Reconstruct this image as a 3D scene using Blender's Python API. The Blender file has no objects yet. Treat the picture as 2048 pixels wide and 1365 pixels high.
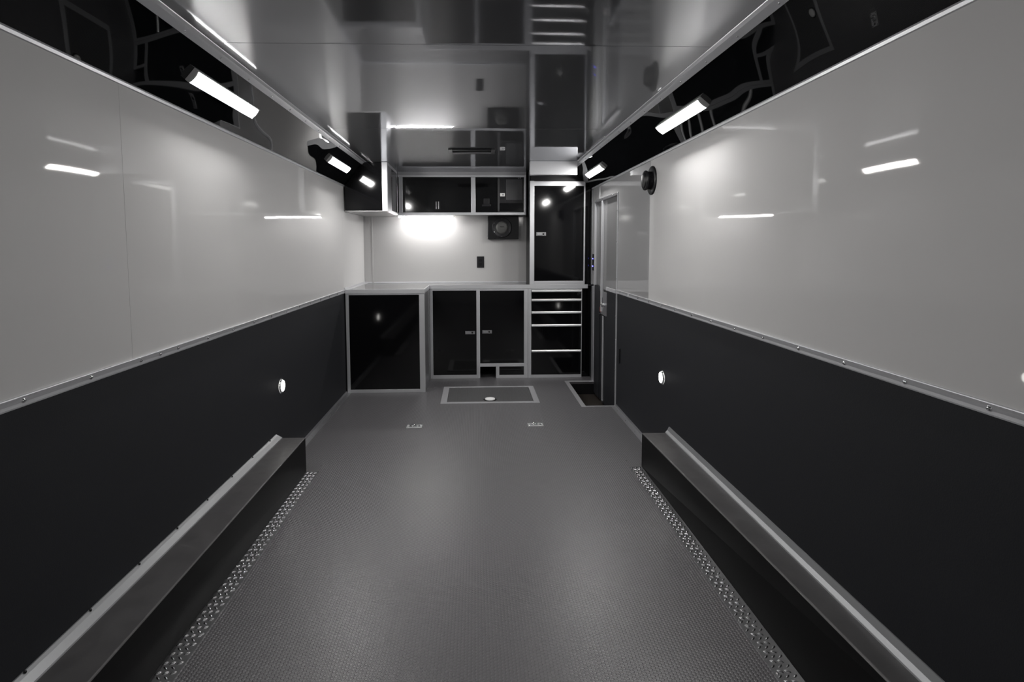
import bpy, bmesh, math, random
from mathutils import Vector, Matrix
C = bpy.context.scene.collection
PI = math.pi
random.seed(4)

# ------------------------------------------------------------------ camera, world, exposure
EYE = 1.31
FOCAL_PX, CX, CY = 1106.84, 986.76, 578.75
PITCH, YAW, ROLL = math.radians(4.3506), math.radians(1.8485), math.radians(-0.1699)
cd = bpy.data.cameras.new('camera'); cam = bpy.data.objects.new('camera', cd); C.objects.link(cam)
cd.sensor_width = 36.0; cd.sensor_fit = 'HORIZONTAL'
cd.lens = FOCAL_PX/2048*36.0
cd.shift_x = (1024-CX)/2048; cd.shift_y = (CY-682.5)/2048
cd.clip_start = 0.02
fw = Vector((math.sin(YAW)*math.cos(PITCH), math.cos(YAW)*math.cos(PITCH), -math.sin(PITCH)))
rt = Vector((math.cos(YAW), -math.sin(YAW), 0)); up = rt.cross(fw)
rt2 = rt*math.cos(ROLL)+up*math.sin(ROLL); up2 = rt2.cross(fw)
m = Matrix((rt2, up2, -fw)).transposed().to_4x4(); m.translation = Vector((0, 0, EYE))
cam.matrix_world = m
bpy.context.scene.camera = cam
w = bpy.data.worlds.new('world'); bpy.context.scene.world = w; w.use_nodes = True
w.node_tree.nodes['Background'].inputs[0].default_value = (.5, .52, .56, 1)
w.node_tree.nodes['Background'].inputs[1].default_value = 0.02
vs = bpy.context.scene.view_settings
bpy.context.scene.display_settings.display_device = 'sRGB'
vs.view_transform = 'Standard'; vs.look = 'None'; vs.gamma = 1; vs.use_curve_mapping = False
vs.exposure = 0.0
BAR_POWER = 178.0        # emission of the LED bar lenses
PUCK_POWER = 30.0

# ------------------------------------------------------------------ sizes of the room (metres)
XL, XR = -1.168, 1.150          # side walls
YB, YR = 5.875, -2.2            # front bulkhead wall, rear ramp door
ZC = 2.067                      # ceiling
CLX, CRX = -0.985, 0.925        # where the coves meet the ceiling
TLZ, TRZ = 1.858, 1.879         # where the coves meet the walls
RLZ, RRZ = 0.920, 0.945         # centre of chair rails

# ------------------------------------------------------------------ materials
def mat(name, base, rough=.5, metal=0., coat=0., coat_r=.03, spec=.5, aniso=0., emit=None, es=0., coat_ior=1.5):
    M = bpy.data.materials.new(name); M.use_nodes = True
    p = M.node_tree.nodes['Principled BSDF']
    p.inputs['Base Color'].default_value = (*base, 1); p.inputs['Roughness'].default_value = rough
    p.inputs['Metallic'].default_value = metal; p.inputs['Coat Weight'].default_value = coat
    p.inputs['Coat Roughness'].default_value = coat_r; p.inputs['Coat IOR'].default_value = coat_ior
    p.inputs['Specular IOR Level'].default_value = spec; p.inputs['Anisotropic'].default_value = aniso
    if emit:
        p.inputs['Emission Color'].default_value = (*emit, 1); p.inputs['Emission Strength'].default_value = es
    return M
def N(M, t, **kw):
    n = M.node_tree.nodes.new(t)
    for k, v in kw.items(): setattr(n, k, v)
    return n
def Lk(M, a, b): M.node_tree.links.new(a, b)
def noise_bump(M, scale=(1, 1, 1), ns=3., strength=.1, dist=.01, detail=2., coat=False, prev=None):
    tc = N(M, 'ShaderNodeTexCoord'); mp = N(M, 'ShaderNodeMapping'); mp.inputs['Scale'].default_value = scale
    nz = N(M, 'ShaderNodeTexNoise'); nz.inputs['Scale'].default_value = ns; nz.inputs['Detail'].default_value = detail
    b = N(M, 'ShaderNodeBump'); b.inputs['Strength'].default_value = strength; b.inputs['Distance'].default_value = dist
    Lk(M, tc.outputs['Object'], mp.inputs['Vector']); Lk(M, mp.outputs['Vector'], nz.inputs['Vector'])
    Lk(M, nz.outputs['Fac'], b.inputs['Height'])
    if prev: Lk(M, prev.outputs['Normal'], b.inputs['Normal'])
    p = M.node_tree.nodes['Principled BSDF']
    Lk(M, b.outputs['Normal'], p.inputs['Normal'])
    if coat: Lk(M, b.outputs['Normal'], p.inputs['Coat Normal'])
    return b
def rough_noise(M, lo, hi, scale=(1, 1, 1), ns=5., detail=4.):
    tc = N(M, 'ShaderNodeTexCoord'); mp = N(M, 'ShaderNodeMapping'); mp.inputs['Scale'].default_value = scale
    nz = N(M, 'ShaderNodeTexNoise'); nz.inputs['Scale'].default_value = ns; nz.inputs['Detail'].default_value = detail
    r = N(M, 'ShaderNodeMapRange'); r.inputs['From Min'].default_value = .3; r.inputs['From Max'].default_value = .7
    r.inputs['To Min'].default_value = lo; r.inputs['To Max'].default_value = hi
    Lk(M, tc.outputs['Object'], mp.inputs['Vector']); Lk(M, mp.outputs['Vector'], nz.inputs['Vector'])
    Lk(M, nz.outputs['Fac'], r.inputs['Value']); Lk(M, r.outputs['Result'], M.node_tree.nodes['Principled BSDF'].inputs['Roughness'])

wall_gray = mat('silver_wall_panel', (.56, .555, .555), rough=.65, metal=.08, spec=.25, coat=.45, coat_r=.03)
noise_bump(wall_gray, (1, .7, 2.0), 2.2, .25, .004, 1., coat=True)
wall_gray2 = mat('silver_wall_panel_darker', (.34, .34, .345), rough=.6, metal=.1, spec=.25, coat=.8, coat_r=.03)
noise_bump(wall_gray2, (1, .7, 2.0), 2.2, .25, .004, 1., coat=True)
door_reflection_gray = mat('silver_door_dark_reflection', (.22, .22, .225), rough=.5, metal=.3, coat=.5, coat_r=.05)  # base darkened to paint in the tall cabinet's grazing reflection
ramp_m = mat('pale_ramp_door', (.30, .30, .30), rough=.7)
splash_gray = mat('silver_bulkhead_panel', (.40, .395, .395), rough=.45, metal=.2, coat=.6, coat_r=.08)
ceil_alu = mat('bright_ceiling_sheet', (.155, .157, .165), rough=.32, metal=.97, aniso=.9)
_b = noise_bump(ceil_alu, (1.2, .8, 1), 1.6, .2, .004, 1.)
_t = N(ceil_alu, 'ShaderNodeCombineXYZ'); _t.inputs[1].default_value = 1.
Lk(ceil_alu, _t.outputs[0], ceil_alu.node_tree.nodes['Principled BSDF'].inputs['Tangent'])
_g = N(ceil_alu, 'ShaderNodeBsdfGlossy'); _g.inputs['Color'].default_value = (.92, .93, .96, 1); _g.inputs['Roughness'].default_value = .032
_g.inputs['Anisotropy'].default_value = .85; Lk(ceil_alu, _t.outputs[0], _g.inputs['Tangent'])
Lk(ceil_alu, _b.outputs['Normal'], _g.inputs['Normal'])
_x = N(ceil_alu, 'ShaderNodeMixShader'); _f = N(ceil_alu, 'ShaderNodeFresnel'); _f.inputs[0].default_value = 2.1; Lk(ceil_alu, _b.outputs['Normal'], _f.inputs['Normal']); Lk(ceil_alu, _f.outputs[0], _x.inputs[0])
Lk(ceil_alu, ceil_alu.node_tree.nodes['Principled BSDF'].outputs[0], _x.inputs[1]); Lk(ceil_alu, _g.outputs[0], _x.inputs[2])
Lk(ceil_alu, _x.outputs[0], ceil_alu.node_tree.nodes['Material Output'].inputs['Surface'])
cove_black = mat('gloss_black_cove_sheet', (.003, .0035, .004), rough=.02, spec=.4)
noise_bump(cove_black, (1, 1, 1), 1.5, .8, .02, .5)
gloss_black = mat('gloss_black_door_panel', (.0025, .0025, .003), rough=.07, spec=.4)
noise_bump(gloss_black, (1, 1, 1), 3., .1, .003, 1.)
lining = mat('black_wall_lining', (.0140, .0148, .0180), rough=.62, spec=.25)
noise_bump(lining, (1, 1, 1), 260., .35, .001, 2.)
rubber = mat('black_box_lining', (.050, .048, .050), rough=.38, spec=.55)
rough_noise(rubber, .36, .52, ns=14.); noise_bump(rubber, (1, 1, 1), 220., .12, .001, 2.)
face_m = mat('smooth_black_face', (.003, .003, .0032), rough=.5, spec=.12)
alu = mat('brushed_aluminium', (.60, .605, .63), rough=.34, metal=.55)
noise_bump(alu, (1, 1, 1), 9., .12, .003, 1.)
alu_soft = mat('satin_aluminium', (.28, .285, .295), rough=.4, metal=.6)
alu_dim = mat('mill_aluminium', (.42, .42, .44), rough=.4, metal=.95)
counter_m = mat('counter_sheet', (.45, .45, .46), rough=.22, metal=.9)
chrome = mat('chrome', (.8, .8, .82), rough=.12, metal=1.)
dark_plastic = mat('black_plastic', (.008, .008, .0095), rough=.4, spec=.3)
satin_black = mat('satin_black', (.005, .005, .006), rough=.4, spec=.25)
panel_gray = mat('dark_grey_panel', (.035, .035, .038), rough=.5)
white_label = mat('white_sticker', (.75, .75, .74), rough=.6)
label_ink = mat('sticker_print', (.25, .25, .26), rough=.6)
red_m = mat('red_plastic', (.35, .03, .02), rough=.4)
cone_m = mat('speaker_cone', (.06, .06, .058), rough=.45)
step_m = mat('stepwell_reflection_tone', (.05, .042, .036), rough=.3, metal=.5)  # brown-grey base colour paints in the side door's reflection
plate_m = mat('hatch_tread_sheet', (.07, .07, .072), rough=.5, metal=.3)
tread_m = mat('diamond_tread_aluminium', (.5, .5, .515), rough=.27, metal=1.)
cap_m = mat('pale_end_cap', (.7, .7, .7), rough=.4)
cap2_m = mat('zinc_plate', (.6, .61, .62), rough=.35, metal=.5)
hatch_m = mat('floor_trim_aluminium', (.45, .45, .47), rough=.4, metal=.6)
pull_m = mat('bright_pull', (.85, .85, .86), rough=.3, metal=.6)
task_m = mat('lit_task_diffuser', (.9, .9, .9), emit=(1, .985, .96), es=BAR_POWER*.42)
bar_m = mat('lit_diffuser', (.9, .9, .9), emit=(1, .985, .96), es=BAR_POWER)
puck_m = mat('lit_puck', (.9, .9, .9), emit=(1, .98, .93), es=PUCK_POWER)
blue_m = mat('blue_indicator', (.05, .05, .2), emit=(.12, .12, 1), es=6.)
black_hole = mat('matt_black', (.004, .004, .004), rough=.9, spec=.1)

# rubber coin flooring: triangular lattice of raised studs, as bump
floor_m = mat('grey_coin_rubber', (.082, .079, .085), rough=.36, spec=.95)
def stud_bump(M, pitch, strength, dist):
    tc = N(M, 'ShaderNodeTexCoord'); sx = N(M, 'ShaderNodeSeparateXYZ'); Lk(M, tc.outputs['Object'], sx.inputs[0])
    k = 4*PI/(math.sqrt(3)*pitch); outs = []
    for a in (0, PI/3, 2*PI/3):
        mx = N(M, 'ShaderNodeMath', operation='MULTIPLY'); mx.inputs[1].default_value = k*math.cos(a)
        my = N(M, 'ShaderNodeMath', operation='MULTIPLY'); my.inputs[1].default_value = k*math.sin(a)
        ad = N(M, 'ShaderNodeMath', operation='ADD'); co = N(M, 'ShaderNodeMath', operation='COSINE')
        Lk(M, sx.outputs['X'], mx.inputs[0]); Lk(M, sx.outputs['Y'], my.inputs[0])
        Lk(M, mx.outputs[0], ad.inputs[0]); Lk(M, my.outputs[0], ad.inputs[1]); Lk(M, ad.outputs[0], co.inputs[0]); outs.append(co)
    a1 = N(M, 'ShaderNodeMath', operation='ADD'); a2 = N(M, 'ShaderNodeMath', operation='ADD')
    Lk(M, outs[0].outputs[0], a1.inputs[0]); Lk(M, outs[1].outputs[0], a1.inputs[1])
    Lk(M, a1.outputs[0], a2.inputs[0]); Lk(M, outs[2].outputs[0], a2.inputs[1])
    mr = N(M, 'ShaderNodeMapRange', interpolation_type='SMOOTHSTEP')
    mr.inputs['From Min'].default_value = -1.2; mr.inputs['From Max'].default_value = .9
    Lk(M, a2.outputs[0], mr.inputs['Value'])
    b = N(M, 'ShaderNodeBump'); b.inputs['Strength'].default_value = strength; b.inputs['Distance'].default_value = dist
    Lk(M, mr.outputs['Result'], b.inputs['Height']); Lk(M, b.outputs['Normal'], M.node_tree.nodes['Principled BSDF'].inputs['Normal'])
stud_bump(floor_m, .0135, .8, .002)
def rib_bump(M, pitch, strength, dist):
    tc = N(M, 'ShaderNodeTexCoord'); sx = N(M, 'ShaderNodeSeparateXYZ'); Lk(M, tc.outputs['Object'], sx.inputs[0])
    mx = N(M, 'ShaderNodeMath', operation='MULTIPLY'); mx.inputs[1].default_value = 2*PI/pitch
    co = N(M, 'ShaderNodeMath', operation='SINE'); Lk(M, sx.outputs['X'], mx.inputs[0]); Lk(M, mx.outputs[0], co.inputs[0])
    b = N(M, 'ShaderNodeBump'); b.inputs['Strength'].default_value = strength; b.inputs['Distance'].default_value = dist
    Lk(M, co.outputs[0], b.inputs['Height']); Lk(M, b.outputs['Normal'], M.node_tree.nodes['Principled BSDF'].inputs['Normal'])
rib_bump(plate_m, .012, .5, .001)

# ------------------------------------------------------------------ helpers
def box(bm, x0, x1, y0, y1, z0, z1, bev=0.):
    x0, x1 = sorted((x0, x1)); y0, y1 = sorted((y0, y1)); z0, z1 = sorted((z0, z1))
    r = bmesh.ops.create_cube(bm, size=1.)
    for v in r['verts']:
        v.co = Vector(((x0+x1)/2+v.co.x*(x1-x0), (y0+y1)/2+v.co.y*(y1-y0), (z0+z1)/2+v.co.z*(z1-z0)))
    if bev:
        es = list({e for v in r['verts'] for e in v.link_edges})
        bmesh.ops.bevel(bm, geom=es, offset=bev, segments=2, profile=.5, affect='EDGES', clamp_overlap=True)
    return bm
def prism(bm, pts, axis, a, b):
    """pts: 2-D outline in the plane across axis; extruded from a to b"""
    def P(p, t):
        if axis == 'y': return Vector((p[0], t, p[1]))
        if axis == 'x': return Vector((t, p[0], p[1]))
        return Vector((p[0], p[1], t))
    A = [bm.verts.new(P(p, a)) for p in pts]; B = [bm.verts.new(P(p, b)) for p in pts]
    n = len(pts); bm.faces.new(A); bm.faces.new(B[::-1])
    for i in range(n): bm.faces.new((A[i], B[i], B[(i+1) % n], A[(i+1) % n]))
    bmesh.ops.recalc_face_normals(bm, faces=bm.faces)
    return bm
def lathe(bm, prof, origin, axis, seg=32):
    """prof: (radius, distance along axis) pairs"""
    axis = Vector(axis).normalized(); u = axis.orthogonal().normalized(); v = axis.cross(u); o = Vector(origin)
    rings = []
    for r, h in prof:
        if r < 1e-6: rings.append([bm.verts.new(o+axis*h)])
        else: rings.append([bm.verts.new(o+axis*h+(u*math.cos(2*PI*i/seg)+v*math.sin(2*PI*i/seg))*r) for i in range(seg)])
    for a, b in zip(rings, rings[1:]):
        for i in range(seg):
            j = (i+1) % seg
            if len(a) == 1 and len(b) == 1: continue
            if len(a) == 1: bm.faces.new((a[0], b[i], b[j]))
            elif len(b) == 1: bm.faces.new((a[i], b[0], a[j]))
            else: bm.faces.new((a[i], b[i], b[j], a[j]))
    bmesh.ops.recalc_face_normals(bm, faces=bm.faces)
    return bm
def torus(bm, c, R, r, axis, seg=28, sub=8, arc=2*PI, start=0.):
    axis = Vector(axis).normalized(); u = axis.orthogonal().normalized(); v = axis.cross(u); c = Vector(c)
    full = arc > 6.28; n = seg if full else seg+1; rings = []
    for i in range(n):
        a = start+arc*i/seg; d = u*math.cos(a)+v*math.sin(a)
        rings.append([bm.verts.new(c+d*(R+r*math.cos(2*PI*k/sub))+axis*r*math.sin(2*PI*k/sub)) for k in range(sub)])
    for i in range(seg):
        A, B = rings[i], rings[(i+1) % n]
        for k in range(sub): bm.faces.new((A[k], A[(k+1) % sub], B[(k+1) % sub], B[k]))
    bmesh.ops.recalc_face_normals(bm, faces=bm.faces)
    return bm
def BM(): return bmesh.new()
def bx(*a, bev=0.): return box(BM(), *a, bev=bev)
def obj(name, bm, m, parent=None, smooth=False, label=None):
    me = bpy.data.meshes.new(name)
    if parent is not None:
        root = parent
        off = Vector((0, 0, 0))
        while root is not None: off += root.location; root = root.parent
        bmesh.ops.translate(bm, verts=bm.verts, vec=-off)
    bm.to_mesh(me); bm.free()
    if smooth:
        for p in me.polygons: p.use_smooth = True
    me.materials.append(m)
    o = bpy.data.objects.new(name, me); C.objects.link(o)
    if parent is not None: o.parent = parent
    if label: o['label'] = label
    return o
def tag(o, label, cat, group=None):
    o['label'] = label; o['category'] = cat
    if group: o['group'] = group
    return o
def thing(name, label, cat, loc=(0, 0, 0), group=None):
    o = bpy.data.objects.new(name, None); C.objects.link(o); o.location = loc; o.empty_display_size = .05
    return tag(o, label, cat, group)
def struct(name, bm, m, label=None, parent=None, smooth=False):
    o = obj(name, bm, m, parent, smooth); 
    if parent is None: o['kind'] = 'structure'
    if label: o['label'] = label
    return o
def copy_tree(o, parent=None, move=None):
    c = o.copy(); C.objects.link(c)
    if parent is not None: c.parent = parent
    if move is not None: c.location = move
    for ch in o.children: copy_tree(ch, c)
    return c
def screw_bm(c, n, r=.0048, h=.003):
    bm = BM(); lathe(bm, [(r, 0), (r, h*.4), (r*.6, h), (0, h)], c, n, 10); return bm

# ------------------------------------------------------------------ floor with the sunk stepwell
SX0, SX1, SY0, SY1, SD = .895, 1.15, 4.44, 5.27, .125
bm = BM()
for (a, b, c, d) in ((XL, SX0, YR, 5.90), (SX0, XR+.03, YR, SY0), (SX0, XR+.03, SY1, 5.90)):
    box(bm, a, b, c, d, -.02, 0)
struct('floor', bm, floor_m, 'grey coin-pattern rubber floor')
bm = BM()
box(bm, SX0-.01, XR+.03, SY0-.01, SY1+.01, -SD-.015, -SD)
struct('trim_1', bm, step_m, 'sunken step pan with painted brown-grey reflection of the side door')
bm = BM()
box(bm, SX0-.012, SX0, SY0, SY1, -SD, -.0205); box(bm, SX0, XR+.03, SY1, SY1+.012, -SD, -.0205); box(bm, SX0, XR+.03, SY0-.012, SY0, -SD, -.0205)
struct('trim_2', bm, satin_black, 'black side faces of the sunken step')
bm = BM()
box(bm, SX0-.032, SX0+.006, SY0-.02, SY1+.028, 0, .004, .0012); box(bm, SX0+.006, XR-.004, SY1-.006, SY1+.04, 0, .004, .0012)
box(bm, SX0+.006, XR-.002, SY0-.012, SY0+.004, 0, .004, .0012)
struct('trim_3', bm, hatch_m, 'silver edging angle around the sunken step')

# ------------------------------------------------------------------ walls
DY0, DY1, DZ1 = 4.455, 5.30, 1.735       # side door opening
wl = struct('wall_left', bx(XL-.05, XL, YR, YB+.05, RLZ, TLZ), wall_gray, 'glossy silver upper wall with black lining below')
struct('lower_lining', bx(XL-.05, XL-.001, YR, YB+.05, -.02, RLZ), lining, 'black textured lining', wl)
bm = BM()
box(bm, XR, XR+.05, YR, 3.634, RRZ, TRZ)
wr = struct('wall_right', bm, wall_gray, 'glossy silver wall with black lining below')
bm = BM()
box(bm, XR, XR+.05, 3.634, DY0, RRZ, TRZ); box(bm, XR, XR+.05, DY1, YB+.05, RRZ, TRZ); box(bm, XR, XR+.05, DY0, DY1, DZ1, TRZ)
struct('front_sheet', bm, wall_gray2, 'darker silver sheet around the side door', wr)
bm = BM()
box(bm, XR+.001, XR+.05, YR, DY0, -.02, RRZ); box(bm, XR+.001, XR+.05, DY1, YB+.05, -.14, RRZ)
struct('lower_lining', bm, lining, 'black textured lining', wr)
struct('wall_front', bx(XL-.05, XR+.05, YB, YB+.05, -.02, ZC+.02), splash_gray, 'silver bulkhead wall behind the cabinets')
struct('wall_rear', bx(XL-.05, XR+.05, YR-.05, YR, -.02, ZC+.02), ramp_m, 'closed rear ramp door behind the viewer')
struct('ceiling', bx(XL-.05, XR+.05, YR, YB+.05, ZC, ZC+.03), ceil_alu, 'reflective metal sheet ceiling')
# coves
def cove(x0, z0, x1, z1, name, lab):
    d = Vector((x1-x0, z1-z0)); n = Vector((d.y, -d.x)).normalized()*.012
    if n.y < 0: n = -n
    bm = BM(); prism(bm, [(x0, z0), (x1, z1), (x1+n.x, z1+n.y), (x0+n.x, z0+n.y)], 'y', YR, YB)
    return struct(name, bm, cove_black, lab)
cove(XL, TLZ, CLX, ZC, 'trim_4', 'gloss black sloped cove panel on the left of the ceiling')
cove(XR, TRZ, CRX, ZC, 'trim_5', 'gloss black sloped cove panel on the right of the ceiling')
# ceiling / cove joint trim : small angle
def cove_trim(x, s, name, lab):
    bm = BM()
    # flange on the ceiling and a lip down over the cove
    prism(bm, [(x+s*.024, ZC), (x+s*.023, ZC-.003), (x+s*.006, ZC-.005), (x+s*.001, ZC-.010), (x-s*.015, ZC-.024), (x-s*.018, ZC-.020), (x-s*.002, ZC)], 'y', YR, YB-.02)
    t = struct(name, bm, alu, lab)
    for k in range(14):
        y = 1.45+.27*k
        if y > 5.0: break
        obj('screw', screw_bm((x-s*.006, y, ZC-.0165), (s*.7, 0, -.75), .005, .003), chrome, t, True)
    return t
cove_trim(CLX, 1, 'trim_6', 'silver angle between the ceiling and the left cove')
cove_trim(CRX, -1, 'trim_7', 'silver angle between the ceiling and the right cove')
# small silver bead at the top of each wall
def top_bead(x, s, z, name, lab, y1):
    bm = BM(); prism(bm, [(x, z-.010), (x+s*.007, z-.009), (x+s*.009, z), (x+s*.007, z+.006), (x, z+.002)], 'y', YR, y1)
    struct(name, bm, alu, lab)
top_bead(XL, 1, TLZ, 'trim_8', 'silver bead along the top of the left wall', YB-.02)
top_bead(XR, -1, TRZ, 'trim_9', 'silver bead along the top of the right wall', 5.44)
# chair rails
def rail(x, s, z, y1, name, lab, ys):
    bm = BM()
    prism(bm, [(x-s*.002, z-.015), (x+s*.006, z-.015), (x+s*.0075, z-.011), (x+s*.0065, z-.003), (x+s*.0075, z+.006), (x+s*.010, z+.0125), (x+s*.009, z+.0145), (x-s*.002, z+.0145)], 'y', YR, y1)
    t = struct(name, bm, alu, lab)
    for y in ys: obj('screw', screw_bm((x+s*.0066, y, z+.001), (s, 0, 0), .0065, .005), chrome, t, True)
rail(XL, 1, .920, 4.94, 'trim_10', 'silver rail with screws between silver and black on the left wall', [1.433+.25*k for k in range(3)]+[2.05, 2.172]+[2.413+.25*k for k in range(10)])
rail(XR, -1, .947, DY0-.012, 'trim_11', 'silver rail with screws between silver and black on the right wall', [1.173+.243*k for k in range(14)])
# ledge fillet strips above the wheel boxes
BZ = .203; BY = 3.19
def ledge(x, s, z, w, name, lab, ys):
    bm = BM(); prism(bm, [(x, BZ), (x, z), (x+s*.004, z), (x+s*.013, BZ+.016), (x+s*(w-.002), BZ+.004), (x+s*w, BZ)], 'y', YR, BY)
    t = struct(name, bm, alu_soft, lab)
    for y in ys:
        obj('screw', screw_bm((x+s*.006, y, BZ+.022), (s, 0, .6), .0045, .003), satin_black, t, True)
ledge(XL, 1, BZ+.022, .038, 'trim_12', 'silver angle strip where the left wheel box meets the wall', [1.381+.243*k for k in range(8)])
ledge(XR, -1, BZ+.036, .026, 'trim_13', 'silver angle strip where the right wheel box meets the wall', [1.36+.243*k for k in range(8)])
# base angles
def base(x, s, y0, y1, name, lab):
    bm = BM(); prism(bm, [(x, 0), (x, .020), (x+s*.003, .020), (x+s*.008, .006), (x+s*.042, .003), (x+s*.043, 0)], 'y', y0, y1)
    t = struct(name, bm, alu_dim, lab)
    y = y0+.12
    while y < y1: obj('screw', screw_bm((x+s*.028, y, .0035), (0, 0, 1), .0045, .003), chrome, t, True); y += .245
base(XL, 1, BY, 4.944, 'baseboard_left', 'silver floor angle with screws along the left wall')
base(XR, -1, BY, SY0-.014, 'baseboard_right', 'silver floor angle with screws along the right wall')
# corner strip on the bulkhead
bm = BM(); box(bm, XL+.001, -1.085, YB-.010, YB, .94, 1.63); box(bm, -1.088, -1.072, YB-.014, YB, .94, 1.63, .002)
struct('trim_14', bm, splash_gray, 'silver corner strip on the bulkhead wall above the counter')
# wall sheet seams
for nm, x, s, y, z0, z1, lab in (('trim_15', XL, 1, 1.90, RLZ+.015, TLZ-.01, 'faint sheet seam on the left wall nearer the viewer'),
                            ('trim_16', XL, 1, 4.93, RLZ+.015, TLZ-.01, 'sheet seam on the left wall under the corner cabinet'),
                            ('trim_17', XR, -1, 3.63, RRZ+.02, TRZ-.01, 'sheet seam on the right wall under the round vent')):
    struct(nm, bx(x, x+s*.0004, y, y+.004, z0, z1), wall_gray, lab)
# ceiling sheet laps
for nm, y in (('trim_18', 2.14), ('trim_19', 3.62)):
    struct(nm, bx(CLX+.03, CRX-.03, y, y+.02, ZC-.0005, ZC), ceil_alu, 'lapped seam of the ceiling sheets')

# ------------------------------------------------------------------ side door
d = bpy.data.objects.new('door_1', None); C.objects.link(d); d['kind'] = 'structure'; d['label'] = 'narrow side entry door, silver above and black below'
d.location = (XR, DY0, -SD)
DX = XR+.012
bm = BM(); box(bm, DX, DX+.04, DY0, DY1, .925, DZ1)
obj('upper_panel', bm, door_reflection_gray, d)
bm = BM(); box(bm, DX+.0005, DX+.04, DY0, DY1, -SD, .925)
obj('lower_backing', bm, satin_black, d)
# lower black skins, with the latch gap between them
bm = BM()
pts = [(5.06, -SD+.02), (DY1-.012, -SD+.02), (DY1-.012, .945), (5.20, .952), (5.13, .946), (5.09, .925), (5.06, .905)]
prism(bm, pts, 'x', XR-.004, DX-.0005); obj('lower_skin', bm, lining, d)
bm = BM(); box(bm, XR-.004, DX-.0005, DY0+.012, 4.785, -SD+.02, .945); obj('lower_skin', bm, lining, d)
bm = BM(); box(bm, XR+.002, DX-.0005, 4.785, 5.06, -SD+.02, .70); obj('lower_skin', bm, lining, d)
# frame
bm = BM()
box(bm, XR-.006, DX+.01, DY0-.012, DY0+.012, -SD+.002, DZ1+.015, .002)
obj('jamb', bm, alu, d)
bm = BM(); box(bm, XR-.006, DX+.01, DY1-.006, DY1+.014, -SD+.002, DZ1+.015, .002); obj('jamb', bm, alu, d)
bm = BM(); box(bm, XR-.010, DX+.01, DY0+.012, DY1-.006, DZ1-.010, DZ1+.014, .002); obj('head', bm, alu_dim, d)
bm = BM(); box(bm, DX-.024, DX, 4.975, 5.005, .72, DZ1-.012, .003); obj('centre_bar', bm, alu, d)
bm = BM(); box(bm, XR-.011, XR+.002, 4.90, 4.925, -SD+.03, .69, .003); obj('centre_bar', bm, alu, d)
bm = BM(); box(bm, DX-.012, DX, 5.20, 5.206, .95, DZ1-.012); obj('bead', bm, alu_soft, d)
bm = BM(); box(bm, XR-.014, XR-.001, DY0+.012, 4.785, .930, .960, .002); obj('door_rail', bm, alu, d)
bm = BM(); box(bm, XR-.016, XR-.001, 4.875, 4.925, -SD+.015, -SD+.045, .003); obj('bracket', bm, chrome, d)
for z in (1.6, 1.35, 1.05, .74, .55, .3, .1, -.05):
    obj('screw', screw_bm((XR-.006, DY0, z), (-1, 0, 0), .004, .003), chrome, d, True)
for y in (4.6, 4.95, 5.2):
    obj('screw', screw_bm((XR-.010, y, DZ1+.003), (-1, 0, 0), .004, .003), chrome, d, True)
# latch
lt = obj('latch', bx(DX-.010, DX, 4.80, 5.05, .70, .905, bev=.002), alu_dim, d)
obj('latch_slot', bx(DX-.012, DX-.0101, 4.97, 5.04, .765, .850), black_hole, lt)
obj('latch_flap', bx(DX-.020, DX-.0125, 5.00, 5.035, .715, .760, bev=.002), red_m, lt, label='red latch flap')
bm = BM(); lathe(bm, [(.012, 0), (.012, .012), (.018, .016), (.019, .026), (.013, .032), (0, .033)], (DX-.0105, 4.87, .79), (-1, 0, 0), 20)
obj('knob', bm, chrome, lt, True)
bm = BM(); lathe(bm, [(.008, 0), (.008, .012), (.012, .016), (.012, .022), (0, .024)], (DX-.0105, 4.94, .795), (-1, 0, 0), 16)
obj('lock_cylinder', bm, chrome, lt, True)
obj('latch_lip', bx(DX-.020, DX-.0005, 4.79, 5.06, .690, .6995, bev=.001), chrome, lt)

# thin post beside the door, where the wall meets the cabinets
bm = BM(); box(bm, XR-.022, XR, 5.318, 5.330, .0045, .93, .002)
struct('trim_20', bm, alu_dim, 'silver corner post between the drawer cabinet and the side door')
bm = BM(); box(bm, XR-.012, XR, 5.40, 5.415, .94, 1.86, .002)
struct('trim_21', bm, alu_soft, 'thin silver bead up the wall beside the tall cabinet')
t = thing('indicator_panel', 'slim wall switch plate with glowing blue lights beside the tall cabinet', 'switch panel', (XR, 5.36, 1.10))
obj('plate', bx(XR-.006, XR, 5.342, 5.392, 1.08, 1.24, bev=.001), satin_black, t)
for z in (1.195, 1.122):
    bm = BM(); lathe(bm, [(.007, 0), (.006, .003), (0, .004)], (XR-.006, 5.362, z), (-1, 0, 0), 12); obj('indicator_light', bm, blue_m, t)
bm = BM(); lathe(bm, [(.004, 0), (.003, .003), (0, .004)], (XR-.006, 5.384, 1.122), (-1, 0, 0), 12); obj('indicator_light', bm, blue_m, t)

# small black hook plate on the wall beside the door
t = tag(obj('latch_stop', bx(XR-.008, XR+.001, 4.325, 4.352, .38, .50, bev=.003), dark_plastic), 'small black stop plate on black wall lining beside the side door', 'stop plate')

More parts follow.
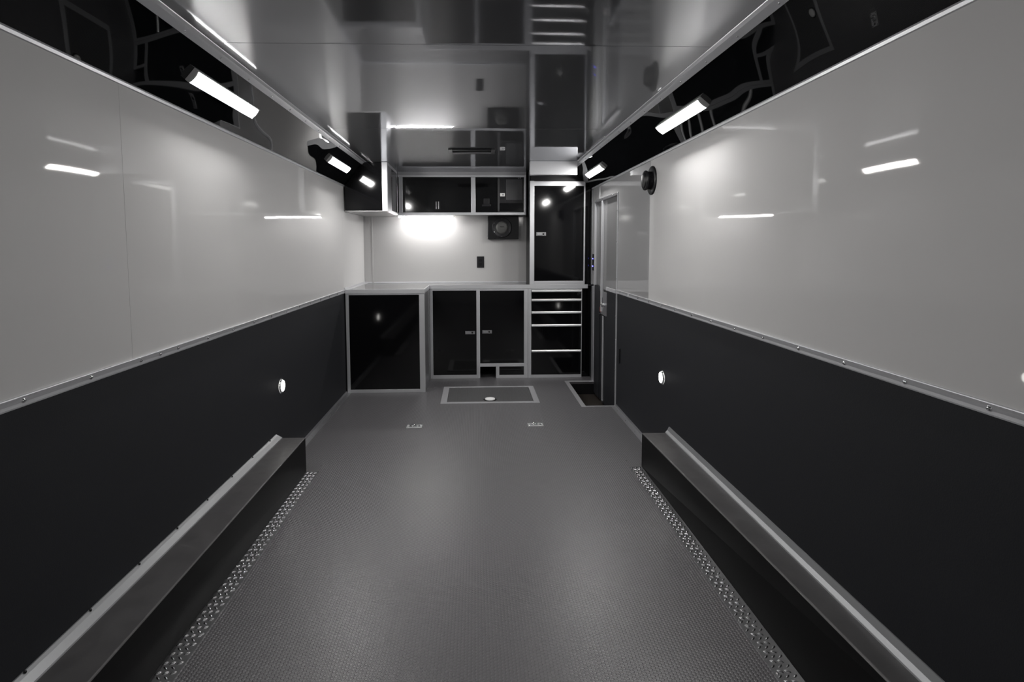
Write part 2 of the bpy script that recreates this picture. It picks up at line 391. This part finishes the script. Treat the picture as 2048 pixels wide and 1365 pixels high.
# ------------------------------------------------------------------ wheel boxes and tread plates
def wheel_box(x, s, xi_far, xi_near, lab):
    bm = BM()
    t = thing('wheel_box', lab, 'wheel box', (x, BY, 0), 'long black wheel boxes along the walls')
    # main body with slightly rounded top edge
    n = 5; r = .006; prof = [(x+s*.001, 0), (x+s*.001, BZ)]
    xi = xi_far
    for i in range(n):
        a = PI/2*(1-i/(n-1)); prof.append((xi-s*r+s*r*math.cos(a), BZ-r+r*math.sin(a)))
    prof.append((xi, .0))
    prism(bm, prof, 'y', YR+.005, BY)
    bmesh.ops.bisect_plane(bm, geom=bm.verts[:]+bm.edges[:]+bm.faces[:], plane_co=(0, 1.1, 0), plane_no=(0, 1, 0))
    for v in bm.verts:          # the face leans a touch towards its near end
        if abs(v.co.x-xi) < .02:
            v.co.x += (xi_near-xi_far)*min(1.1, (BY-v.co.y)/(BY-1.35))*(v.co.z/BZ)
    cas = obj('casing', bm, rubber, t); cas.data.materials.append(face_m)
    for p in cas.data.polygons:
        if p.normal.x*s > .9: p.material_index = 1
    bm = BM(); box(bm, min(x+s*.04, xi_far-s*.006), max(x+s*.04, xi_far-s*.006), BY, BY+.0015, 0.004, BZ-.004)
    obj('end_cap', bm, rubber, t)
wheel_box(XL, 1, -.998, -.992, 'long black wheel box against the wall left of the floor')
wheel_box(XR, -1, .986, 1.045, 'long black wheel box against the wall on the door side')
def tread_plate(x0, x1, lab):
    t = thing('tread_plate', lab, 'tread plate', ((x0+x1)/2, 3.18, 0), 'diamond tread strips beside the wheel boxes')
    bm = BM(); box(bm, x0, x1, YR+.01, 3.18, 0, .0025)
    px, py = .0235, .0205
    lo, hi = min(x0, x1), max(x0, x1)
    j = 0; y = .70
    while y < 3.165:
        for i in range(-1, 5):
            cx_ = lo+.012+px*(i+.5*(j % 2)); cy_ = y
            if not (lo+.007 < cx_ < hi-.007): continue
            a = PI/4+.3 if (i+j//2) % 2 == 0 else -PI/4-.3
            a = (.62 if j % 2 == 0 else -.62)
            ca, sa = math.cos(a), math.sin(a); L_, W_ = .0105, .0030
            P = [(-L_, 0, 0), (-L_*.45, W_, 0), (L_*.45, W_, 0), (L_, 0, 0), (L_*.45, -W_, 0), (-L_*.45, -W_, 0)]
            T = [(-L_*.6, 0, 1), (0, W_*.3, 1), (L_*.6, 0, 1), (0, -W_*.3, 1)]
            vb = [bm.verts.new((cx_+p[0]*ca-p[1]*sa, cy_+p[0]*sa+p[1]*ca, .0025)) for p in P]
            vt = [bm.verts.new((cx_+p[0]*ca-p[1]*sa, cy_+p[0]*sa+p[1]*ca, .0056)) for p in T]
            bm.faces.new(vt)
            for f in ((vb[0], vb[1], vt[0]), (vb[1], vb[2], vt[1]), (vb[1], vt[1], vt[0]), (vb[2], vb[3], vt[2]), (vb[2], vt[2], vt[1]),
                      (vb[3], vb[4], vt[2]), (vb[4], vb[5], vt[3]), (vb[4], vt[3], vt[2]), (vb[5], vb[0], vt[0]), (vb[5], vt[0], vt[3])):
                bm.faces.new(f)
        y += py; j += 1
    bmesh.ops.recalc_face_normals(bm, faces=bm.faces)
    pl = obj('plate', bm, tread_m, t)
    for p in pl.data.polygons: p.use_smooth = p.area < .0002
    xs = x1-.010 if x1 > x0 else x1+.010
    for k in range(9):
        obj('screw', screw_bm((xs, 1.33+.243*k, .0025), (0, 0, 1), .0045, .0035), chrome, t, True)
tread_plate(-.997, -.922, 'diamond tread metal strip on the floor beside the wheel box opposite the door')
tread_plate(.985, .908, 'diamond tread metal strip on the floor beside the wheel box on the door side')

# ------------------------------------------------------------------ lights
def led_bar(kind, c, d_along, normal, length, lab, group):
    """bar lamp: housing, diffuser, two end caps; c is the centre of the mounting face"""
    c = Vector(c); L_ = Vector(d_along).normalized(); n = Vector(normal).normalized(); w_ = L_.cross(n)
    M = Matrix((w_, L_, n)).transposed().to_4x4(); M.translation = c
    t = thing(kind, lab, 'light', tuple(c), group)
    def part(nm, bm, m_, sm=False):
        bmesh.ops.transform(bm, matrix=M, verts=bm.verts); return obj(nm, bm, m_, t, sm)
    h = length/2
    task = abs(n.z) > .99
    if task: part('housing', box(BM(), -.027, .027, -h+.0005, h-.0005, 0, .0090, .001), cap_m)
    bm = BM(); prism(bm, [(-.028, 0), (-.028, .021), (-.0262, .021), (-.0245, .009), (.0245, .009), (.0262, .021), (.028, .021), (.028, 0)], 'y', -h+.0005, h-.0005)
    if task: bm.free()
    else: part('housing', bm, cap_m)
    bm = BM(); prof = [(-.0240, .0095)]+[(.0240*math.cos(PI-PI*i/10), .0095+(.016 if task else .003)*math.sin(PI*i/10)) for i in range(1, 10)]+[(.0240, .0095)]
    prism(bm, prof, 'y', -h+.0072, h-.0072); part('diffuser', bm, task_m if abs(n.z) > .99 else bar_m)
    for s in (-1, 1):
        bm = BM(); prof2 = [(-.0284, .0003)]+[(.0284*math.cos(PI-PI*i/8), .015+.0075*math.sin(PI*i/8)) for i in range(0, 9)]+[(.0284, .0003)]
        prism(bm, prof2, 'y', s*h-s*.0070, s*h); part('end_cap', bm, cap_m)
    return t
def cove_pt(side, frac):
    if side < 0: return (XL+(CLX-XL)*frac, TLZ+(ZC-TLZ)*frac)
    return (XR+(CRX-XR)*frac, TRZ+(ZC-TRZ)*frac)
nL = Vector((ZC-TLZ, 0, -(CLX-XL))).normalized(); nR = Vector((-(ZC-TRZ), 0, -(XR-CRX))).normalized()
G = 'LED bars on the black coves'
xl, zl = cove_pt(-1, .52); xr, zr = cove_pt(1, .48)
led_bar('led_bar_light', (xl+nL.x*.0005, 2.475, zl+nL.z*.0005), (0, 1, 0), nL, .595, 'lit white bar lamp on left black cove, the bigger and nearer of that pair', G)
led_bar('led_bar_light', (xl+nL.x*.0005, 4.45, zl+nL.z*.0005), (0, 1, 0), nL, .595, 'lit white bar lamp on black cove beside the corner cupboard', G)
led_bar('led_bar_light', (xr+nR.x*.0005, 2.825, zr+nR.z*.0005), (0, 1, 0), nR, .595, 'lit white bar lamp on black cove above the round wall vent', G)
led_bar('led_bar_light', (xr+nR.x*.0005, 4.815, zr+nR.z*.0005), (0, 1, 0), nR, .595, 'lit white bar lamp on black cove above the side door', G)

led_bar('led_bar_light', (xl+nL.x*.0005, -1.485, zl+nL.z*.0005), (0, 1, 0), nL, .595, 'added unseen fill bar lamp on left black cove near the rear ramp door', G)  # this bar and the next: unseen pair behind the camera, added as fill
led_bar('led_bar_light', (xr+nR.x*.0005, -1.135, zr+nR.z*.0005), (0, 1, 0), nR, .595, 'added unseen fill bar lamp on right black cove near the rear ramp door', G)

def puck(x, s, y, z, lab):
    t = thing('courtesy_light', lab, 'light', (x, y, z), 'small round wall courtesy lights')
    bm = BM(); lathe(bm, [(.042, 0), (.042, .003), (.039, .008), (.0338, .009)], (x, y, z), (s, 0, 0), 32); obj('bezel', bm, chrome, t, True)
    bm = BM(); lathe(bm, [(.0335, .006), (.033, .009), (.026, .011), (.012, .0125), (0, .013)], (x, y, z), (s, 0, 0), 32); obj('lens', bm, puck_m, t, True)
puck(XL, 1, 3.31, .482, 'small round lit courtesy light on black lining of the wall without a door')
puck(XR, -1, 3.337, .502, 'small round lit courtesy light on black lining of the wall with the door')

# ------------------------------------------------------------------ round vent on the right wall
VX, VY, VZ = XR, 3.60, 1.738
t = thing('round_vent', 'round black flanged vent standing out from the silver wall under the cove', 'vent', (VX, VY, VZ))
bm = BM(); lathe(bm, [(.093, 0), (.093, .006), (.088, .010), (.064, .014), (.06, .014)], (VX, VY, VZ), (-1, 0, 0), 40); obj('flange', bm, dark_plastic, t, True)
bm = BM(); lathe(bm, [(.0575, .010), (.0575, .036), (.062, .038), (.064, .046), (.062, .052), (.054, .054)], (VX, VY, VZ), (-1, 0, 0), 40); obj('barrel', bm, dark_plastic, t, True)
bm = BM(); lathe(bm, [(.0535, .053), (.050, .059), (.03, .062), (0, .063)], (VX, VY, VZ), (-1, 0, 0), 40); obj('cap', bm, satin_black, t, True)

# ------------------------------------------------------------------ floor hatch and anchors
HX0, HX1, HY0, HY1 = -.300, .537, 4.556, 5.118
t = thing('floor_hatch', 'silver framed rectangular hatch with ribbed grey lid set in the floor', 'floor hatch', ((HX0+HX1)/2, HY0, 0))
bm = BM(); box(bm, HX0, HX0+.052, HY0, HY1, 0, .005, .001); box(bm, HX1-.048, HX1, HY0, HY1, 0, .005, .001)
box(bm, HX0+.052, HX1-.048, HY0, HY0+.045, 0, .005, .001); box(bm, HX0+.052, HX1-.048, HY1-.035, HY1, 0, .005, .001)
obj('frame', bm, hatch_m, t)
obj('lid', bx(HX0+.0525, HX1-.0485, HY0+.0455, HY1-.0355, 0, .0035), plate_m, t)
bm = BM(); lathe(bm, [(.056, 0), (.056, .001), (.047, .0015)], (.119, 4.668, .0035), (0, 0, 1), 32); latch_shadow = obj('latch', bm, black_hole, t, True)  # matt black ring paints in the shadow around the latch disc
bm = BM(); lathe(bm, [(.044, 0), (.044, .006), (.038, .009), (0, .010)], (.119, 4.672, .005), (0, 0, 1), 32); obj('latch_disc', bm, cap_m, latch_shadow, True)

def anchor(x, y):
    t = thing('floor_anchor', 'a', 'tie-down anchor', (x, y, 0), 'recessed tie-down anchors in the floor')
    bm = BM(); box(bm, x-.056, x+.056, y-.034, y+.034, 0, .0035, .001); obj('plate', bm, cap2_m, t)
    obj('recess', bx(x-.040, x+.022, y-.020, y+.020, .0036, .0042), alu_dim, t)
    bm = BM(); torus(bm, (x-.008, y, .0085), .019, .0042, (0, 0, 1)); obj('ring', bm, chrome, t, True)
    bm = BM(); lathe(bm, [(.010, 0), (.009, .001), (0, .0012)], (x+.036, y+.002, .0036), (0, 0, 1), 16); obj('bolt_hole', bm, black_hole, t)
    for sx in (-1, 1):
        for sy in (-1, 1): obj('screw', screw_bm((x+sx*.047, y+sy*.025, .0035), (0, 0, 1), .004, .003), chrome, t, True)
    return t
a = anchor(-.453, 3.98); a['label'] = 'recessed silver tie-down anchor in the floor nearer the lone cabinet'
b = copy_tree(a, None, (.436, 3.985, 0)); b['label'] = 'recessed silver tie-down anchor in the floor nearer the door step'

# ------------------------------------------------------------------ base cabinets
YLb, YM = 4.944, 5.454       # front planes
CT = .932                    # top of the counter sheet
def latch(parent, x, y, z, wdt=.10, hgt=.034, side=1):
    """paddle latch lying on a door front at depth y"""
    p = obj('latch', bx(x-wdt/2, x+wdt/2, y-.006, y-.0003, z-hgt/2, z+hgt/2, bev=.002), chrome, parent)
    return p
def latch_bits(p, x, y, z, wdt, vertical=False):
    if vertical: obj('paddle', bx(x-.010, x+.010, y-.011, y-.0062, z-wdt*.40, z+wdt*.12, bev=.002), alu_soft, p)
    else: obj('paddle', bx(x-wdt*.40, x+wdt*.08, y-.011, y-.0062, z-.011, z+.011, bev=.002), alu_soft, p)
    dz = wdt*.28 if vertical else 0; dx = 0 if vertical else wdt*.22
    bm = BM(); lathe(bm, [(.0085, 0), (.0085, .004), (.006, .006), (0, .006)], (x+dx, y-.0062, z+dz), (0, -1, 0), 16); obj('lock', bm, satin_black, p, True)

# left unit
LX0, LX1 = XL+.010, -.458
t = thing('base_cabinet', 'lone black fronted base cabinet with silver frame, standing forward in the corner', 'cabinet', ((LX0+LX1)/2, YLb, 0), 'black and silver base cabinets')
bm = BM()
box(bm, LX0, -1.130, YLb, YLb+.03, 0, .897, .0015); box(bm, -.506, LX1, YLb, YLb+.03, 0, .897, .0015)
box(bm, -1.130, -.506, YLb, YLb+.03, .887, .897, .0015); box(bm, -1.130, -.506, YLb, YLb+.03, 0, .030, .0015)
obj('frame', bm, alu, t)
obj('front_panel', bx(-1.1295, -.5065, YLb+.003, YLb+.02, .0305, .8865), gloss_black, t)
bm = BM(); box(bm, LX1-.006, LX1-.001, YLb+.03, YM-.002, 0, .897); obj('side_panel', bm, alu_dim, t)
bm = BM(); box(bm, LX1-.004, LX1+.004, YLb+.42, YM-.001, 0, .897, .001); obj('corner_post', bm, alu_soft, t)
bm = BM(); box(bm, LX0, LX0+.012, YLb+.03, YM+.38, 0, .897); obj('side_panel', bm, satin_black, t)
# middle unit (two doors)
t = thing('base_cabinet', 'two door black base cabinet with silver frame and small toe opening', 'cabinet', (.03, YM, 0), 'black and silver base cabinets')
bm = BM(); Y0, Y1 = YM, YM+.03
box(bm, LX1+.006, -.424, Y0, Y1, .0, .897, .0015); box(bm, .007, .042, Y0, Y1, 0, .897, .0015); box(bm, .480, .519, Y0, Y1, 0, .897, .0015)
box(bm, -.424, .007, Y0, Y1, .882, .897, .0015); box(bm, .042, .480, Y0, Y1, .879, .897, .0015)
box(bm, -.424, .007, Y0, Y1, 0, .036, .0015); box(bm, .042, .480, Y0, Y1, .118, .151, .0015)
box(bm, .200, .233, Y0, Y1, 0, .118, .0015); box(bm, .233, .480, Y0, Y1, 0, .031, .0015)
obj('frame', bm, alu, t)
dr = obj('door', bx(-.4235, .0065, Y0+.003, Y0+.02, .0365, .8815), gloss_black, t)
p = latch(dr, -.056, Y0+.003, .463, .098); latch_bits(p, -.056, Y0+.003, .463, .098)
dr = obj('door', bx(.0425, .4795, Y0+.003, Y0+.02, .1515, .8785), gloss_black, t)
p = latch(dr, .112, Y0+.003, .470, .098); latch_bits(p, .112, Y0+.003, .470, .098)
obj('toe_panel', bx(.2335, .4795, Y0+.004, Y0+.02, .0315, .1175), gloss_black, t)
bm = BM(); box(bm, .042, .200, YM+.28, YM+.30, 0, .118); box(bm, .030, .041, YM+.031, YM+.28, 0, .118); box(bm, .201, .212, YM+.031, YM+.28, 0, .118); box(bm, .030, .212, YM+.031, YM+.30, .1185, .128)
obj('toe_opening', bm, black_hole, t)
bm = BM(); box(bm, LX1+.012, .0285, YM+.3205, YM+.33, .04, .89); obj('carcass_side', bx(.5, .519, YM+.031, YM+.40, 0, .895), satin_black, t); obj('carcass', bm, satin_black, t)
# drawer unit
t = thing('drawer_cabinet', 'five drawer black cabinet with bright bar pulls beside the side door', 'cabinet', (.80, YM, 0), 'black and silver base cabinets')
bm = BM(); box(bm, .5205, .553, Y0, Y1, 0, .897, .0015); box(bm, .553, 1.052, Y0, Y1, 0, .030, .0015); box(bm, .553, 1.052, Y0+.004, Y1, .889, .897, .0005); box(bm, 1.0525, 1.060, Y0+.002, Y1, .0, .897, .0015)
obj('frame', bm, alu, t)
zs = [.888, .797, .672, .542, .285, .0315]
for i in range(5):
    zt, zb = zs[i]-.002, zs[i+1]+.001
    dr = obj('drawer', bx(.5545, 1.051, Y0+.002, Y0+.02, zb, zt), gloss_black, t)
    bm = BM(); prism(bm, [(Y0+.0018, zt), (Y0-.012, zt), (Y0-.018, zt-.006), (Y0-.018, zt-.016), (Y0-.013, zt-.021), (Y0-.010, zt-.017), (Y0-.012, zt-.008), (Y0+.0018, zt-.006)], 'x', .555, 1.0505)
    obj('handle', bm, pull_m, dr)
obj('side_panel', bx(1.0602, 1.066, Y0+.03, YB-.01, 0, .897), satin_black, t); obj('side_panel', bx(.5205, .5285, Y0+.031, YB-.01, 0, .897), satin_black, t)
obj('filler_panel', bx(1.0665, XR-.002, Y0+.035, Y0+.045, 0, .896), gloss_black, t)

# L-shaped worktop
t = thing('countertop', 'continuous silver edged metal worktop over the base cabinets', 'countertop', (-.4, YM, .90))
bm = BM()
prism(bm, [(XL+.002, YLb+.004), (-.462, YLb+.004), (-.462, YM+.004), (XR-.003, YM+.004), (XR-.003, YB-.001), (XL+.002, YB-.001)], 'z', .9275, CT)
obj('top_sheet', bm, counter_m, t)
bm = BM()
box(bm, LX0-.002, -.456, YLb-.003, YLb+.004, .8985, CT+.006, .001); box(bm, -.462, -.455, YLb+.0045, YM-.0035, .8985, CT+.006, .001)
box(bm, -.462, XR-.034, YM-.003, YM+.004, .8985, CT+.006, .001)
obj('edge_band', bm, alu, t)
bm = BM(); box(bm, XL+.012, XR-.003, YB-.012, YB-.0015, CT+.0005, CT+.014, .002); obj('back_lip', bm, alu, t)
bm = BM(); prism(bm, [(XL+.0005, CT+.0005), (XL+.0005, CT+.020), (XL+.006, CT+.020), (XL+.012, CT+.006), (XL+.035, CT+.0005)], 'y', YLb+.004, YB-.013); obj('side_lip', bm, alu, t)
bm = BM(); box(bm, LX0, -.47, YLb+.01, YM+.3, .8985, .927); box(bm, -.45, XR-.04, YM+.032, YB-.02, .8985, .927); obj('underside', bm, satin_black, t)

# ------------------------------------------------------------------ tall upper cabinet
t = thing('tall_cabinet', 'tall single door gloss black cupboard with silver frame standing on the worktop', 'cabinet', (.82, YM, CT))
TX0, TX1, TZ0, TZ1 = .537, 1.086, CT+.007, 1.955
bm = BM(); box(bm, TX0, .580, YM-.002, YM+.03, TZ0, TZ1, .0015); box(bm, 1.069, 1.083, YM-.002, YM+.03, TZ0, TZ1, .0015)
box(bm, .580, 1.069, YM-.002, YM+.03, 1.906, TZ1-.004, .0015); box(bm, .580, 1.069, YM-.002, YM+.03, TZ0, .973, .0015)
obj('frame', bm, alu, t)
dr = obj('door', bx(.5805, 1.0685, YM+.001, YM+.018, .9735, 1.9055), gloss_black, t)
p = latch(dr, .648, YM+.001, 1.437, .098, .036); latch_bits(p, .648, YM+.001, 1.437, .098)
bm = BM(); box(bm, TX0+.001, TX0+.010, YM+.0305, YB-.013, CT+.001, ZC-.001); obj('side_panel', bm, satin_black, t)
obj('filler_panel', bx(1.0835, XR-.013, YM+.010, YM+.02, CT+.001, 1.90), gloss_black, t)
obj('top_panel', bx(TX0+.0105, XR-.10, YM+.012, YM+.03, 1.956, ZC-.001), satin_black, t)
t = tag(obj('header_beam', bx(.486, .905, 4.93, 4.99, 1.946, ZC-.0005, bev=.002), alu), 'short brushed metal beam under the ceiling in front of the tall cupboard', 'beam')

# ------------------------------------------------------------------ corner upper cabinet
YU, YC = 5.646, 5.001        # front planes: long upper cabinet, corner cabinet
UZ0 = 1.634
t = thing('corner_cabinet', 'black box-shaped upper cupboard with silver corner post hanging in the corner', 'cabinet', (-1.0, YC, UZ0))
# front sheet is cut along the sloping cove
zt0 = TLZ+(ZC-TLZ)*((XL+.016-XL)/(CLX-XL))
bm = BM(); prism(bm, [(XL+.012, UZ0+.006), (-.826, UZ0+.006), (-.826, ZC-.001), (CLX+.008, ZC-.001), (XL+.012, TLZ-.008)], 'y', YC, YC+.012); obj('front_panel', bm, gloss_black, t)
bm = BM(); box(bm, -.826, -.778, YC-.003, YC+.012, UZ0, ZC-.001, .0015); box(bm, -.790, -.778, YC+.0122, YC+.05, UZ0, ZC-.001, .0015)
obj('corner_post', bm, alu, t); obj('rear_post', bx(-.788, -.778, YU-.03, YU-.001, UZ0, ZC-.001, bev=.0015), alu, t)
bm = BM(); box(bm, -.789, -.7795, YC+.0505, YC+.26, UZ0+.021, ZC-.026); obj('side_panel', bm, alu_dim, t)
bm = BM(); box(bm, -.789, -.7795, YC+.2605, YU-.0305, UZ0+.021, ZC-.026); obj('side_door', bm, gloss_black, t)
obj('side_rail', bx(-.790, -.776, YC+.0505, YU-.031, UZ0-.001, UZ0+.020, bev=.0015), alu, t); obj('side_rail', bx(-.790, -.776, YC+.0505, YU-.031, ZC-.025, ZC-.001, bev=.0015), alu, t)
bm = BM(); box(bm, XL+.012, -.7905, YC+.0005, YB-.001, UZ0-.004, UZ0+.003, .001); obj('bottom_panel', bm, splash_gray, t)

# ------------------------------------------------------------------ long upper cabinet
t = thing('upper_cabinet', 'long low wall cupboard with one black lift door and an open bay', 'cabinet', (-.13, YU, UZ0))
UX0, UX1 = -.774, .516
bm = BM()
box(bm, UX0, UX1, YU, YU+.02, 1.636, 1.661, .0015); box(bm, UX0, UX1, YU, YU+.02, 2.014, 2.036, .0015)
box(bm, -.766, -.727, YU-.0005, YU+.0195, 1.6615, 2.0135, .0015); box(bm, -.040, .004, YU-.0005, YU+.0195, 1.6615, 2.0135, .0015)
box(bm, .4955, UX1, YU-.0005, YU+.0195, 1.6615, 2.0135, .0015)
obj('frame', bm, alu, t)
obj('top_filler', bx(UX0, UX1, YU+.004, YU+.018, 2.0365, ZC-.0005), alu_dim, t)
dr = obj('door', bx(-.7265, -.0405, YU+.003, YU+.018, 1.6615, 2.0135), gloss_black, t)
p = obj('latch', bx(-.405, -.355, YU-.004, YU+.0028, 1.690, 1.775, bev=.002), satin_black, dr)
for dx in (-.012, .012): obj('paddle', bx(-.380+dx-.005, -.380+dx+.005, YU-.010, YU-.0042, 1.694, 1.770, bev=.002), chrome, p)
bm = BM(); box(bm, .0045, .4950, YB-.02, YB-.003, 1.6615, 2.0135); box(bm, .0045, .008, YU+.02, YB-.021, 1.6615, 2.0135); box(bm, UX1-.006, UX1-.001, YU+.021, YB-.002, 1.637, 2.06)
box(bm, UX0, UX1-.007, YU+.021, YB-.002, 1.637, 1.645)
obj('carcass', bm, splash_gray, t)
bm = BM(); box(bm, .0045, .2265, YU+.004, YU+.016, 1.6615, 2.0135); bl = obj('bay_panel', bm, gloss_black, t)
bm = BM(); box(bm, .070, .160, YU-.001, YU+.0038, 1.722, 1.742, .002); box(bm, .086, .144, YU+.0005, YU+.0038, 1.7425, 1.800, .002); obj('bay_latch', bm, dark_plastic, bl)
# breaker panel in the bay
t = thing('breaker_panel', 'dark grey electrical panel with white sticker in the open cupboard bay', 'electrical panel', (.36, YU, 1.665))
obj('frame', bx(.2275, .4945, YU+.006, YU+.02, 1.6625, 2.0125, bev=.001), dark_plastic, t)
obj('edge_strip', bx(.229, .246, YU+.001, YU+.0058, 1.672, 2.002, bev=.001), panel_gray, t)
obj('side_strip', bx(.2475, .310, YU+.002, YU+.0058, 1.765, 2.000, bev=.001), dark_plastic, t)
obj('cover', bx(.3135, .480, YU+.0, YU+.0058, 1.785, 1.992, bev=.002), panel_gray, t)
obj('window', bx(.2475, .486, YU+.003, YU+.0058, 1.675, 1.755, bev=.001), gloss_black, t)
s_ = obj('sticker', bx(.254, .302, YU+.0012, YU+.0018, 1.822, 1.853), white_label, t, label='small white sticker with faint print')
obj('sticker_lines', bx(.272, .292, YU+.0008, YU+.00115, 1.830, 1.845), label_ink, s_)
for z in (1.812, 1.804, 1.796): obj('switch_line', bx(.256, .296, YU+.0008, YU+.0018, z-.002, z+.001), black_hole, t)
for x in (.440, .458): obj('hinge_pin', screw_bm((x, YU+.006, 2.004), (0, -1, 0), .005, .006), chrome, t, True)

# under cabinet bar
led_bar('led_bar_light', (-.500, YU+.045, UZ0+.0008), (1, 0, 0), (0, 0, -1), .565, 'lit white bar lamp under the long wall cupboard, lighting the counter', None)

# ------------------------------------------------------------------ speaker and outlet on the bulkhead
t = thing('wall_speaker', 'black square boxed speaker on silver wall below the open bay', 'speaker', (.30, YB, 1.387))
SXa, SXb, SYf = .132, .453, YB-.075
obj('enclosure', bx(SXa, SXb, SYf, YB-.0005, 1.392, 1.632, bev=.004), satin_black, t)
sc = (.278, SYf, 1.512)
bm = BM(); lathe(bm, [(.105, 0), (.105, .004), (.098, .008), (.090, .006), (.078, .003), (.050, -.0), (.0, .001)], sc, (0, -1, 0), 48); sp = obj('driver', bm, dark_plastic, t, True)
bm = BM(); lathe(bm, [(.064, .003), (.060, .010), (.045, .013), (.0, .015)], sc, (0, -1, 0), 40); obj('cone', bm, cone_m, sp, True)
obj('badge', bx(sc[0]-.022, sc[0]+.022, SYf-.0175, SYf-.0145, sc[2]+.006, sc[2]+.012), satin_black, sp)
for k in range(6):
    a = PI/6+k*PI/3; obj('screw', screw_bm((sc[0]+.092*math.cos(a), SYf-.0055, sc[2]+.092*math.sin(a)), (0, -1, 0), .004, .004), chrome, sp, True)
for x, z in ((SXa-.001, 1.585), (SXb+.001, 1.59), (SXa-.001, 1.425)):
    obj('clamp', bx(x-.006, x+.006, SYf+.005, SYf+.02, z-.008, z+.008, bev=.001), alu_soft, t)
t = thing('wall_outlet', 'small black rectangular outlet plate on the silver bulkhead wall', 'outlet', (.054, YB, 1.09))
obj('plate', bx(.016, .092, YB-.006, YB-.0005, 1.092, 1.212, bev=.002), dark_plastic, t)
for z in (1.172, 1.130): obj('socket', bx(.036, .072, YB-.009, YB-.0062, z-.014, z+.014, bev=.002), satin_black, t)

# ------------------------------------------------------------------ slot fixture on the ceiling
t = thing('ceiling_slot_fixture', 'slim black slotted fixture mounted on the reflective ceiling before the cupboards', 'ceiling fixture', (-.02, 4.45, ZC))
VX0, VX1, VYa, VYb, VZb = -.205, .158, 4.33, 4.52, ZC-.012
for xa in (VX0, VX1-.028): obj('end_plate', bx(xa, xa+.028, VYa, VYb, VZb, ZC-.0005, bev=.002), panel_gray, t)
bm = BM(); box(bm, VX0+.029, VX1-.029, VYb-.05, VYb, VZb-.001, ZC-.0005, .002); obj('rear_bar', bm, dark_plastic, t)
obj('slot', bx(VX0+.029, VX1-.029, VYa+.02, VYb-.0505, ZC-.005, ZC-.0005), black_hole, t)
bm = BM(); box(bm, VX0+.029, VX1-.029, VYa, VYa+.0195, VZb-.001, ZC-.0005, .002); obj('front_bar', bm, dark_plastic, t)
obj('lip', bx(VX0+.029, VX1-.029, VYb-.054, VYb-.0505, VZb-.002, ZC-.0052), alu_dim, t)
